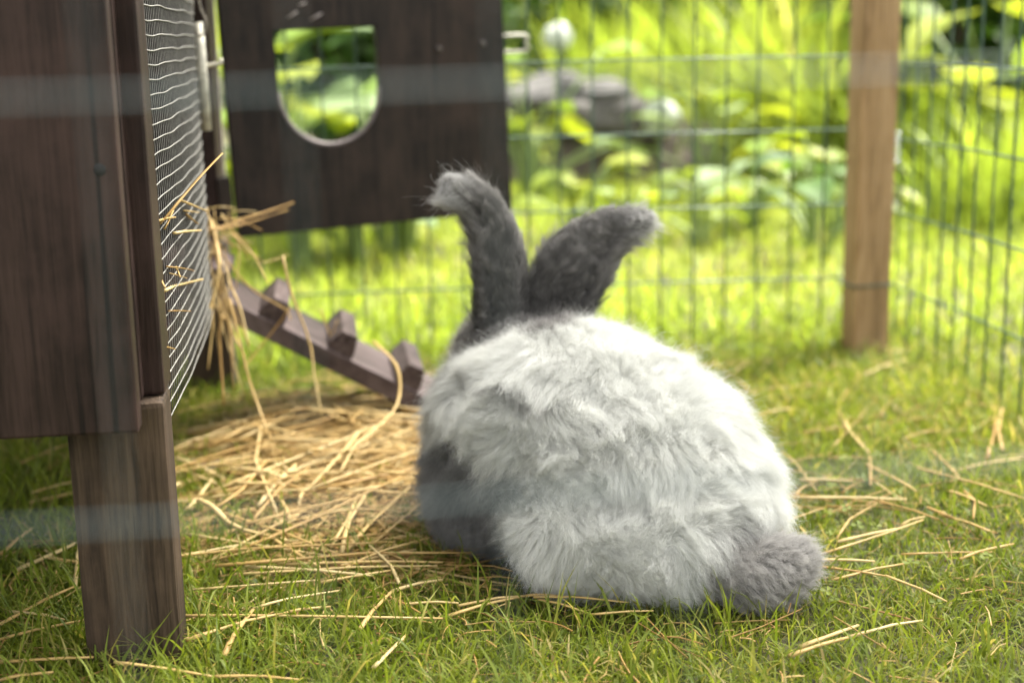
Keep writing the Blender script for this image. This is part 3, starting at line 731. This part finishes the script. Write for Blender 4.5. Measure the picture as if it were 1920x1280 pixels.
for s in [(1340, 735, 1400, 680), (1340, 680, 1420, 750), (1380, 745, 1560, 720), (1590, 650, 1700, 690), (1560, 840, 1640, 750), (1585, 790, 1630, 850), (1570, 760, 1620, 680), (1500, 935, 1700, 945), (1620, 870, 1720, 930), (1745, 840, 1810, 915),
          (1720, 880, 1920, 945), (1790, 885, 1920, 855), (1850, 860, 1860, 745), (1880, 840, 1880, 755), (1480, 925, 1560, 945), (1640, 945, 1760, 985), (1690, 1045, 1860, 1045), (1760, 975, 1860, 1010), (1800, 1055, 1900, 1030), (1540, 860, 1640, 860),
          (1300, 690, 1480, 665), (1500, 815, 1590, 800), (1690, 820, 1760, 800), (1780, 930, 1850, 960), (1500, 900, 1600, 905), (1620, 700, 1700, 665), (1400, 790, 1490, 770), (1470, 870, 1560, 850), (1630, 850, 1632, 915), (1650, 780, 1680, 740), (1720, 760, 1820, 775), (1440, 700, 1480, 760)]:
    gstraw(*s, 'right', random.uniform(.0012, .0027), random.uniform(.010, .022), random.uniform(.012, .024), tint=random.uniform(.3, .98))
for s in [(0, 1165, 140, 1095), (140, 1095, 155, 1005), (0, 1195, 170, 1160), (0, 1240, 175, 1235), (40, 870, 145, 830), (0, 1035, 60, 990), (60, 930, 150, 910), (0, 1275, 100, 1262), (20, 1140, 120, 1160)]:
    gstraw(*s, 'left', random.uniform(.0018, .0026), .02, .026, tint=random.uniform(.5, .95))
sr = random.Random(23)
for k in range(34):
    cx_, cy_ = (sr.gauss(1590, 90), sr.gauss(935, 22)) if k < 14 else (sr.uniform(1490, 1910), sr.uniform(690, 1010))
    a = sr.gauss(.05, .5) if k < 20 else sr.uniform(-1.5, 1.5); l2 = sr.uniform(25, 85)
    gstraw(cx_-math.cos(a)*l2, cy_+math.sin(a)*l2*.6, cx_+math.cos(a)*l2, cy_-math.sin(a)*l2*.6, 'right', sr.uniform(.0008, .0020), sr.uniform(.006, .018), sr.uniform(.008, .02), kink=.09, tint=sr.uniform(.2, .9))
# stalks on top of the heap
def heap_h(x, y): return .034*math.exp(-(((x+.02)/.19)**2+((y-1.80)/.24)**2)) + .014*math.exp(-(((x-.03)/.22)**2+((y-1.62)/.25)**2))
def heap_straw(n, key=None):
    out = []
    while len(out) < n:
        x = random.gauss(.005, .15); y = random.gauss(1.70, .20)
        if x < -.27 or x > .24 or y < 1.30 or y > 2.15: continue
        if (x-.185)**2/.11**2+(y-1.4)**2/.12**2 < 1: continue
        a = random.gauss(.1, .75); l_ = random.uniform(.05, .26); h = heap_h(x, y)
        p = Vector((x-math.cos(a)*l_/2, y-math.sin(a)*l_/2, 0)); q = Vector((x+math.cos(a)*l_/2, y+math.sin(a)*l_/2, 0))
        out.append((p, q))
    return out
for p, q in heap_straw(110):
    p.z = heap_h(p.x, p.y)+.010+random.uniform(0, .014); q.z = heap_h(q.x, q.y)+.010+random.uniform(0, .014)
    straw(straw_pts(p, q, random.uniform(0, .006), .08), 'heap', random.uniform(.0015, .0028), random.uniform(.45, 1))
Vs = []; Fs = []; As = []; b0 = 0
def add_stuff(pts, r, tint):
    global b0
    V, F = tube_arrays(pts, r, 3, .7); F = [f for f in F if len(f) == 4]
    Vs.extend(V); Fs.extend([tuple(i+b0 for i in f) for f in F]); As.extend([tint]*len(V)); b0 += len(V)
for p, q in heap_straw(1150):
    p.z = max(.004, heap_h(p.x, p.y)*random.uniform(.1, 1.05)+.004); q.z = max(.004, heap_h(q.x, q.y)*random.uniform(.1, 1.05)+.004)
    add_stuff(straw_pts(p, q, random.uniform(-.002, .006), .12, 5), random.uniform(.0005, .0016), random.betavariate(2, 1.6))
for k in range(1500):   # thatch and chaff through the pen
    if k % 2: x, y = random.uniform(-.45, .95), random.uniform(.98, 2.2)
    else: x, y = random.gauss(.0, .16), random.gauss(1.45, .22)
    if ((x-.27)/.15)**2+((y-1.35)/.14)**2 < 1: continue
    a = random.uniform(0, 6.28); l_ = random.expovariate(1/.03)+.012; l_ = min(l_, .1)
    p = Vector((x, y, .003+random.uniform(0, .014))); q = p+Vector((math.cos(a)*l_, math.sin(a)*l_, random.uniform(-.004, .008)))
    add_stuff(straw_pts(p, q, .002, .1, 4), random.uniform(.0004, .0012), random.betavariate(1.5, 2))
me = bpy.data.meshes.new('straw_litter'); me.from_pydata(Vs, [], Fs); me.polygons.foreach_set('use_smooth', np.ones(len(Fs), bool))
me.attributes.new('tint', 'FLOAT', 'POINT').data.foreach_set('value', np.array(As, np.float32))
tag(obj('straw_litter', me, M['straw']), 'loose golden straw litter heaped under the ramp and strewn over the grass', 'straw', kind='stuff')
# hanging out of the doorway
def hang(pix, r=.0019, tint=None): straw(spline([atY(*p) for p in pix], 12), 'hang', r, tint)
hang([(395, 415, 1.76), (410, 480, 1.70), (405, 540, 1.68), (385, 600, 1.66)], .0026, .8)
hang([(430, 560, 1.72), (445, 620, 1.70), (470, 720, 1.68), (510, 830, 1.62)], .0019, .6)
hang([(530, 480, 1.72), (545, 545, 1.72), (580, 640, 1.72), (590, 710, 1.70), (605, 790, 1.68)], .0028, .85)
hang([(700, 640, 1.74), (740, 680, 1.72), (750, 730, 1.70), (730, 780, 1.66), (640, 850, 1.58)], .0026, .75)
hang([(410, 470, 1.75), (470, 540, 1.76), (535, 580, 1.78), (545, 600, 1.78)], .0017, .6)
hang([(385, 435, 1.72), (430, 420, 1.75), (550, 380, 1.86)], .0022, .35)
hang([(385, 430, 1.72), (440, 425, 1.75), (540, 393, 1.86)], .0018, .3)
hang([(400, 440, 1.74), (480, 480, 1.78), (495, 492, 1.80), (540, 478, 1.82)], .0013, .7)
hang([(415, 590, 1.72), (412, 640, 1.70), (420, 760, 1.66)], .0022, .3)
hang([(545, 575, 1.79), (520, 610, 1.79), (480, 660, 1.78), (455, 690, 1.76)], .0017, .35)
hang([(600, 580, 1.84), (618, 625, 1.84), (622, 630, 1.84), (632, 600, 1.84)], .0017, .6)
for k in range(22):
    x0 = random.uniform(380, 430); y0 = random.uniform(390, 560); dx_ = random.gauss(20, 28); ln = random.uniform(60, 230)
    Yb = random.uniform(1.73, 1.80)
    hang([(x0, y0, Yb), (x0+dx_*.5+random.gauss(0, 8), y0+ln*.4, Yb-.02), (x0+dx_+random.gauss(0, 8), y0+ln, Yb-.05)], random.uniform(.0009, .0019))
for k in range(14):
    x0 = random.uniform(385, 430); y0 = random.uniform(385, 450); x1 = x0+random.uniform(20, 80); y1 = y0+random.gauss(5, 25); Yb = random.uniform(1.74, 1.82)
    hang([(x0, y0, Yb), ((x0+x1)/2, (y0+y1)/2-4, Yb), (x1, y1, Yb+.01)], random.uniform(.0008, .0017))
# stuck in the mesh
def onmesh(px, py):
    d = ray(px, py); p = CAMP+d*(HX/d.x)
    for _ in range(6): p = CAMP+d*((bulge(p.y, p.z)+.0015)/d.x)
    return p
for x0, y0, x1, y1, r, t in [(310, 410, 417, 288, .0016, .45), (300, 420, 405, 300, .0012, .4), (340, 376, 390, 397, .0018, .8), (327, 437, 376, 432, .0024, .85), (308, 545, 368, 524, .0027, .9), (313, 500, 352, 508, .0013, .2), (316, 583, 345, 584, .0012, .2),
                             (293, 415, 315, 408, .002, .6), (350, 402, 360, 420, .0018, .6), (308, 430, 312, 395, .0012, .5), (305, 650, 315, 655, .0013, .4), (330, 500, 325, 520, .0012, .6), (300, 520, 296, 540, .0012, .7), (345, 395, 362, 399, .0013, .7), (318, 512, 338, 522, .0008, .6)]:
    a = onmesh(x0, y0); b_ = onmesh(x1, y1) if x1 < 375 else atY(x1, y1, a.y+.10)
    b_ = b_ + Vector((.006, 0, 0)) if x1 < 375 else b_
    straw(straw_pts(a, b_, .001, .02, 4), 'mesh', r, t)
# withered leaf in the grass
lp = gpix(385, 882, .012)
V = [lp+Vector((.016*math.cos(a)*(1.3 if math.cos(a) > 0 else .9), .012*math.sin(a), .008*math.cos(2*a))) for a in np.linspace(0, 6.28, 13)[:-1]]+[lp+Vector((0, 0, .006))]
tag(obj('withered_leaf', mesh_np('withered_leaf', [v[:] for v in V], [(12, i, (i+1) % 12) for i in range(12)]), M['brown_leaf']), 'dark brown withered leaf lying beside the straw heap', 'leaf')

# ---------------------------------------------------------------- plants beyond the fence
def leaf_mesh(name, L_=1., W=.7, cup=.18, droop=.35, nu=7, nvv=5, mat=None, tint=.5, heart=.15):
    V = []; F = []; A = []
    for i in range(nu):
        t = i/(nu-1); hw = W/2*(math.sin(math.pi*min(1, t*.93+.06))**.75)*(1.15-.45*t)
        for j in range(nvv):
            s = -1+2*j/(nvv-1); yb_ = -heart*abs(s)*(1-t)**3
            V.append((s*hw, t*L_+yb_, cup*abs(s)*hw - droop*t*t*L_ + .02*math.sin(9*t+4*s))); A.append(tint+random.uniform(-.12, .12)-.10*(abs(s) < .1))
    for i in range(nu-1):
        for j in range(nvv-1):
            a = i*nvv+j; F.append((a, a+1, a+nvv+1, a+nvv))
    me = mesh_np(name, V, F); me.attributes.new('tint', 'FLOAT', 'POINT').data.foreach_set('value', np.clip(np.array(A), 0, 1).astype(np.float32))
    me.materials.append(mat); return me
LEAVES = {m_: [leaf_mesh('leaf', tint=t, mat=M[m_], W=w_, droop=dr) for t, w_, dr in ((.2, .75, .3), (.5, .85, .5), (.8, .65, .4), (.95, .8, .2))] for m_ in ('leaf_lime', 'leaf_pale', 'leaf_dark')}
def broad_plant(x, y, n, size, hgt, kinds, label, group=None):
    root = empty('broad_leaved_plant', (x, y, 0), label, 'plant', group)
    for i in range(n):
        a = random.uniform(0, 6.28); rr = random.uniform(.15, 1)*hgt*.55; h = hgt*random.uniform(.35, 1.); s = size*random.uniform(.7, 1.2)
        tip = Vector((x+math.cos(a)*rr, y+math.sin(a)*rr, h))
        st = tube('stem', spline([(x+math.cos(a)*.02, y+math.sin(a)*.02, -.02), (x+math.cos(a)*rr*.35, y+math.sin(a)*rr*.35, h*.6), tip], 6), [.008, .007, .006, .005, .0045, .004], 5)
        so = obj('stem', st, M['stem'], root)
        lf = inst('leaf', random.choice(LEAVES[random.choice(kinds)]), tip, root, (random.uniform(-.1, .55), random.uniform(-.35, .35), a-math.pi/2+random.uniform(-.4, .4)))
        lf.scale = (s, s, s)
def px_ground(x, Y): p = atY(x, 300, Y); return p.x
def shrub(x, y, hgt, wid, nleaf, ls, mat, label, group, tb=.5, kind_name='shrub'):
    root = empty(kind_name, (x, y, 0), label, 'shrub', group)
    nb = 7; tips = []
    V = []; F = []; o_ = 0
    for k in range(nb):
        a = random.uniform(0, 6.28); rr = random.uniform(.2, .8)*wid*.5; tp = Vector((x+math.cos(a)*rr, y+math.sin(a)*rr, hgt*random.uniform(.55, .95))); tips.append(tp)
        v, f = tube_arrays(spline([(x, y, -.03), (x+math.cos(a)*rr*.3, y+math.sin(a)*rr*.3, hgt*.35), tp], 6), [.016, .013, .010, .008, .006, .003], 5)
        V += v; F += [tuple(i+o_ for i in q) for q in f]; o_ += len(v)
    obj('trunk', mesh_np('trunk', V, F), M['bark'], root)
    # clumps of leaves around the branches
    ncl = 26; cl = []
    for k in range(ncl):
        u = rng.normal(size=3); u /= np.linalg.norm(u); r_ = rng.uniform(.45, 1)
        cl.append((x+u[0]*wid*.5*r_, y+u[1]*wid*.5*r_, hgt*.55+u[2]*hgt*.45*r_))
    cl = np.array(cl); ci = rng.integers(0, ncl, nleaf); C = cl[ci]+rng.normal(0, wid*.10, (nleaf, 3)); C[:, 2] = np.maximum(C[:, 2], .03)
    nn = nrm(rng.normal(size=(nleaf, 3))+np.array((0, -.2, .9))); a_ = nrm(np.cross(nn, rng.normal(size=(nleaf, 3)))); b_ = np.cross(nn, a_)
    s = ls*rng.uniform(.6, 1.3, (nleaf, 1))
    Vq = np.stack([C-a_*s, C+b_*s*.45+nn*s*.1, C+a_*s, C-b_*s*.45+nn*s*.1], 1).reshape(-1, 3)
    Fq = np.arange(nleaf*4).reshape(-1, 4); me = mesh_np('crown', Vq, Fq, False)
    at = me.attributes.new('tint', 'FLOAT', 'POINT'); at.data.foreach_set('value', np.repeat(np.clip(tb+.2*rng.normal(size=nleaf)+np.repeat(0, nleaf), 0, 1), 4).astype(np.float32))
    obj('crown', me, mat, root)
def tall_grass(x, y, n, h, sp, label, tb=.5):
    Q = np.stack([rng.normal(x, sp, n), rng.normal(y, sp, n)], 1)
    tag(obj('tall_grass_tuft', blades('tall_grass_tuft', onground(Q, -.01), rng.uniform(.5, 1.1, n)*h, rng.uniform(.003, .008, n), rng.gamma(2.2, .25, n), np.clip(tb+.18*rng.normal(size=n), 0, 1), rng.uniform(0, 6.28, n), 5), M['lawn']), label, 'grass tuft', 'tall grass tufts beyond the back fence')
G1 = 'broad-leaved plants beyond the fence'
# big leaves seen through the pop hole
for (px, Y, n_, sz, h, kinds, lab) in [
    (560, 3.5, 10, .26, .52, ['leaf_lime'], 'big lime green leaved plant seen through the door hole'),
    (655, 3.3, 7, .22, .40, ['leaf_pale'], 'pale green big leaved plant seen through the door hole'),
    (500, 4.1, 9, .26, .60, ['leaf_lime', 'leaf_pale'], 'tall leafy plant growing behind the hutch door'),
    (1005, 4.3, 12, .16, .50, ['leaf_lime', 'leaf_pale'], 'bushy lime plant growing beside the edge of the door'),
    (1330, 4.2, 10, .13, .34, ['leaf_pale', 'leaf_lime'], 'low pale leaved plant behind the fence right of the white flower'),
    (1080, 3.6, 9, .10, .20, ['leaf_lime'], 'low lime rosette behind the fence above the ears'),
    (1420, 3.7, 10, .10, .24, ['leaf_lime', 'leaf_pale'], 'low leafy rosette behind the fence near the wooden post'),
    (720, 3.4, 10, .11, .20, ['leaf_lime', 'leaf_pale'], 'low green plant behind the fence under the door'),
    (560, 3.3, 9, .10, .18, ['leaf_lime'], 'low green plant behind the fence beyond the ramp'),
    (1860, 4.0, 10, .28, .62, ['leaf_lime'], 'bright lime big leaved plant behind the side fence'),
    (1700, 4.6, 10, .18, .55, ['leaf_dark', 'leaf_lime'], 'mid green leafy plant just behind the post')]:
    broad_plant(px_ground(px, Y), Y, n_, sz, h, kinds, lab)
wr = random.Random(5)
for k in range(16):
    px = wr.uniform(980, 1900) if k < 12 else wr.uniform(480, 760); Y = wr.uniform(3.0, 5.0)
    kd_ = wr.choice([['leaf_lime'], ['leaf_lime', 'leaf_pale'], ['leaf_dark', 'leaf_lime']])
    wh = wr.uniform(.12, .36)
    broad_plant(px_ground(px, Y), Y, wr.randint(7, 12), wr.uniform(.07, .14), wh, kd_, ('flat ' if wh < .22 else 'upright ')+{'leaf_lime': 'lime leaved weed', 'leaf_limeleaf_pale': 'lime and pale leaved weed', 'leaf_darkleaf_lime': 'dark and lime leaved weed'}[''.join(kd_)]+' growing in the lawn beyond the fence', 'weeds in the lawn')
# tall grasses
for px, Y, n_, h, sp, lab, tb in [(1460, 4.8, 260, .75, .10, 'tall upright grass tuft left of the wooden post', .6), (1370, 5.2, 220, .70, .12, 'tall grass tuft between white flower and post', .5), (1250, 5.4, 200, .72, .12, 'tall grass tuft behind the white flower', .45),
                                 (1540, 4.4, 200, .60, .08, 'tall arching grass tuft close to the post', .55), (1740, 4.0, 260, .42, .09, 'grass tuft behind the side fence by the post', .35), (1880, 3.4, 240, .34, .09, 'grass tuft behind the side fence under the big leaves', .35), (1120, 5.6, 180, .7, .12, 'tall grass tuft by the stones', .4)]:
    tall_grass(px_ground(px, Y), Y, n_, h, sp, lab, tb)
# unseen tree added out of frame so its light crown shades the near pen
tree = empty('added_shade_tree', (2.75, 2.0, 0), 'unseen tree added to shade the pen with its light crown', 'tree')
V = []; F = []; o_ = 0
tc3 = Vector((.05, 1.0, 0)) + sdir*(3.7/sdir.z)
limbs = [([(2.75, 2.0, -.05), (2.70, 2.02, 1.2), (2.55, 2.1, 2.4), (2.3, 2.2, 3.1)], .075)] + [([(2.5, 2.12, 2.5+.1*k), tuple(tc3.lerp(Vector((2.4, 2.15, 3)), .4)+Vector((random.uniform(-.3, .3), random.uniform(-.3, .3), 0))), tuple(tc3+Vector((random.uniform(-.9, .7), random.uniform(-.8, .8), random.uniform(-.3, .4))))], .03) for k in range(6)]
for pl, r0_ in limbs:
    v, f = tube_arrays(spline(pl, 10), [r0_*(1-.7*i/9) for i in range(10)], 8); V += v; F += [tuple(i+o_ for i in q) for q in f]; o_ += len(v)
obj('trunk', mesh_np('trunk', V, F), M['bark'], tree)
n = 1300; u = nrm(rng.normal(size=(n, 3)))*(rng.uniform(size=(n, 1))**.4); C = np.array(tc3)+u*np.array((1.15, 1.15, .55))
nn = nrm(rng.normal(size=(n, 3))+np.array((0, 0, .8))); a_ = nrm(np.cross(nn, rng.normal(size=(n, 3)))); b_ = np.cross(nn, a_); q_ = .058*rng.uniform(.6, 1.3, (n, 1))
me = mesh_np('crown', np.stack([C-a_*q_, C+b_*q_*.45, C+a_*q_, C-b_*q_*.45], 1).reshape(-1, 3), np.arange(n*4).reshape(-1, 4), False)
me.attributes.new('tint', 'FLOAT', 'POINT').data.foreach_set('value', np.repeat(rng.uniform(.2, .8, n), 4).astype(np.float32))
obj('crown', me, M['leaf_dark'], tree)
# soil bank with stones
def rock(x, y, z, s, label):
    bm = bmesh.new(); bmesh.ops.create_icosphere(bm, subdivisions=3, radius=1)
    o3 = Vector((random.uniform(0, 9), random.uniform(0, 9), random.uniform(0, 9)))
    from mathutils import noise
    for v in bm.verts:
        v.co *= 1+.35*noise.noise(v.co*1.1+o3)+.12*noise.noise(v.co*3+o3)
        v.co = Vector((v.co.x*s*1.3+x, v.co.y*s+y, v.co.z*s*.7+z))
    me = bpy.data.meshes.new('stone'); bm.to_mesh(me); bm.free()
    tag(obj('stone', me, M['rock']), label, 'stone', 'stones on the soil bank')
bank = px_ground(1110, 5.3)
bm = bmesh.new(); bmesh.ops.create_grid(bm, x_segments=30, y_segments=16, size=1)
from mathutils import noise
for v in bm.verts:
    r_ = max(0, 1-v.co.x**2)*max(0, 1-v.co.y**2)
    v.co = Vector((bank-.1+v.co.x*1.0, 5.4+v.co.y*.6, -.03+r_**.6*.30*(1+.5*noise.noise(v.co*4))+.02*noise.noise(v.co*12)))
me = bpy.data.meshes.new('soil_bank'); bm.to_mesh(me); bm.free(); tag(obj('soil_bank', me, M['soil']), kind='structure')
for k, (px, py, s) in enumerate([(1010, 200, .13), (1075, 215, .11), (1150, 225, .12), (1120, 180, .09), (1040, 165, .09), (1190, 245, .08), (975, 235, .09), (640, 250, .08)]):
    p = atY(px, py, 4.95); rock(p.x, 4.95, max(p.z, .04), s, ('large ' if s > .1 else 'small ')+'dark grey stone lying on the soil bank beyond the fence' if px > 900 else 'stone seen through the lower part of the door hole')
# white globe flower and smaller pale flowers
def globe(px, py, Y, rad, label):
    c = atY(px, py, Y); root = empty('globe_flower', (c.x, Y, 0), label, 'flower', 'white flowers beyond the fence')
    obj('stem', tube('stem', spline([(c.x+.01, Y, -.02), (c.x-.005, Y, c.z*.5), c], 7), .004, 6), M['stem'], root)
    n = 260; u = nrm(rng.normal(size=(n, 3))); C = np.array(c)+u*rad*rng.uniform(.7, 1, (n, 1)); a_ = nrm(np.cross(u, rng.normal(size=(n, 3)))); b_ = np.cross(u, a_); s = rad*.22
    V = np.stack([C-a_*s, C-b_*s, C+a_*s+u*s*.4, C+b_*s], 1).reshape(-1, 3)
    obj('flower_head', mesh_np('flower_head', V, np.arange(n*4).reshape(-1, 4), False), M['petal'], root)
globe(1238, 218, 4.3, .058, 'large round white flower head standing beyond the back fence')
globe(1045, 70, 4.4, .045, 'round white flower beside the edge of the open door')
# shrubs and the mass behind
G2 = 'shrubs behind the lawn'
for px, Y, h, wd, n_, ls, mt, lab, tb in [(480, 6.2, 1.5, 1.3, 2200, .05, 'leaf_dark', 'dark shrub behind the big leaves at the door hole', .5), (800, 6.8, 1.6, 1.5, 2200, .05, 'leaf_dark', 'dark shrub hidden mostly by the open door', .5), (1060, 7.2, 1.3, 1.3, 2000, .05, 'leaf_lime', 'light green shrub behind the stones', .5),
                                        (1300, 7.0, 1.5, 1.4, 2200, .05, 'leaf_dark', 'dark shrub behind the tall grass', .6), (1530, 6.4, 1.4, 1.2, 2200, .05, 'leaf_dark', 'dark shrub left of the post behind the grasses', .3), (1720, 6.0, 1.5, 1.2, 2200, .05, 'leaf_dark', 'dark shrub right of the post', .5),
                                        (1930, 5.4, 1.5, 1.1, 2200, .05, 'leaf_dark', 'dark shrub behind the bright big leaves', .35)]:
    shrub(px_ground(px, Y), Y, h, wd, n_, ls, M[mt], lab, G2, tb)
for px, Y, h, wd, lab in [(1790, 4.9, 1.05, .8, 'large leaved dark shrub between post and lime leaves'), (1520, 5.7, 1.1, .7, 'large leaved dark shrub behind the tall grass by the post'), (660, 4.9, .9, .7, 'large leaved dark shrub seen at the top of the door hole'), (1150, 6.3, 1.0, .8, 'large leaved dark shrub behind the stones')]:
    shrub(px_ground(px, Y), Y, h, wd, 1100, .075, M['leaf_dark'], lab, G2, .25)
n = 26000
C = np.stack([rng.uniform(-9, 14, n), 9.5+rng.normal(0, .5, n), rng.beta(1.2, 1.2, n)*3.2], 1); C[:, 1] += .5*np.sin(C[:, 0]*1.3)
nn = nrm(rng.normal(size=(n, 3))+np.array((0, -.3, .7))); a_ = nrm(np.cross(nn, rng.normal(size=(n, 3)))); b_ = np.cross(nn, a_); s = .09*rng.uniform(.6, 1.3, (n, 1))
me = mesh_np('hedge', np.stack([C-a_*s, C+b_*s*.5, C+a_*s, C-b_*s*.5], 1).reshape(-1, 3), np.arange(n*4).reshape(-1, 4), False)
me.attributes.new('tint', 'FLOAT', 'POINT').data.foreach_set('value', np.repeat(np.clip(.5+.25*rng.normal(size=n), 0, 1), 4).astype(np.float32))
tag(obj('hedge', me, M['leaf_dark']), 'dense green hedge far behind the lawn', 'hedge', kind='stuff')
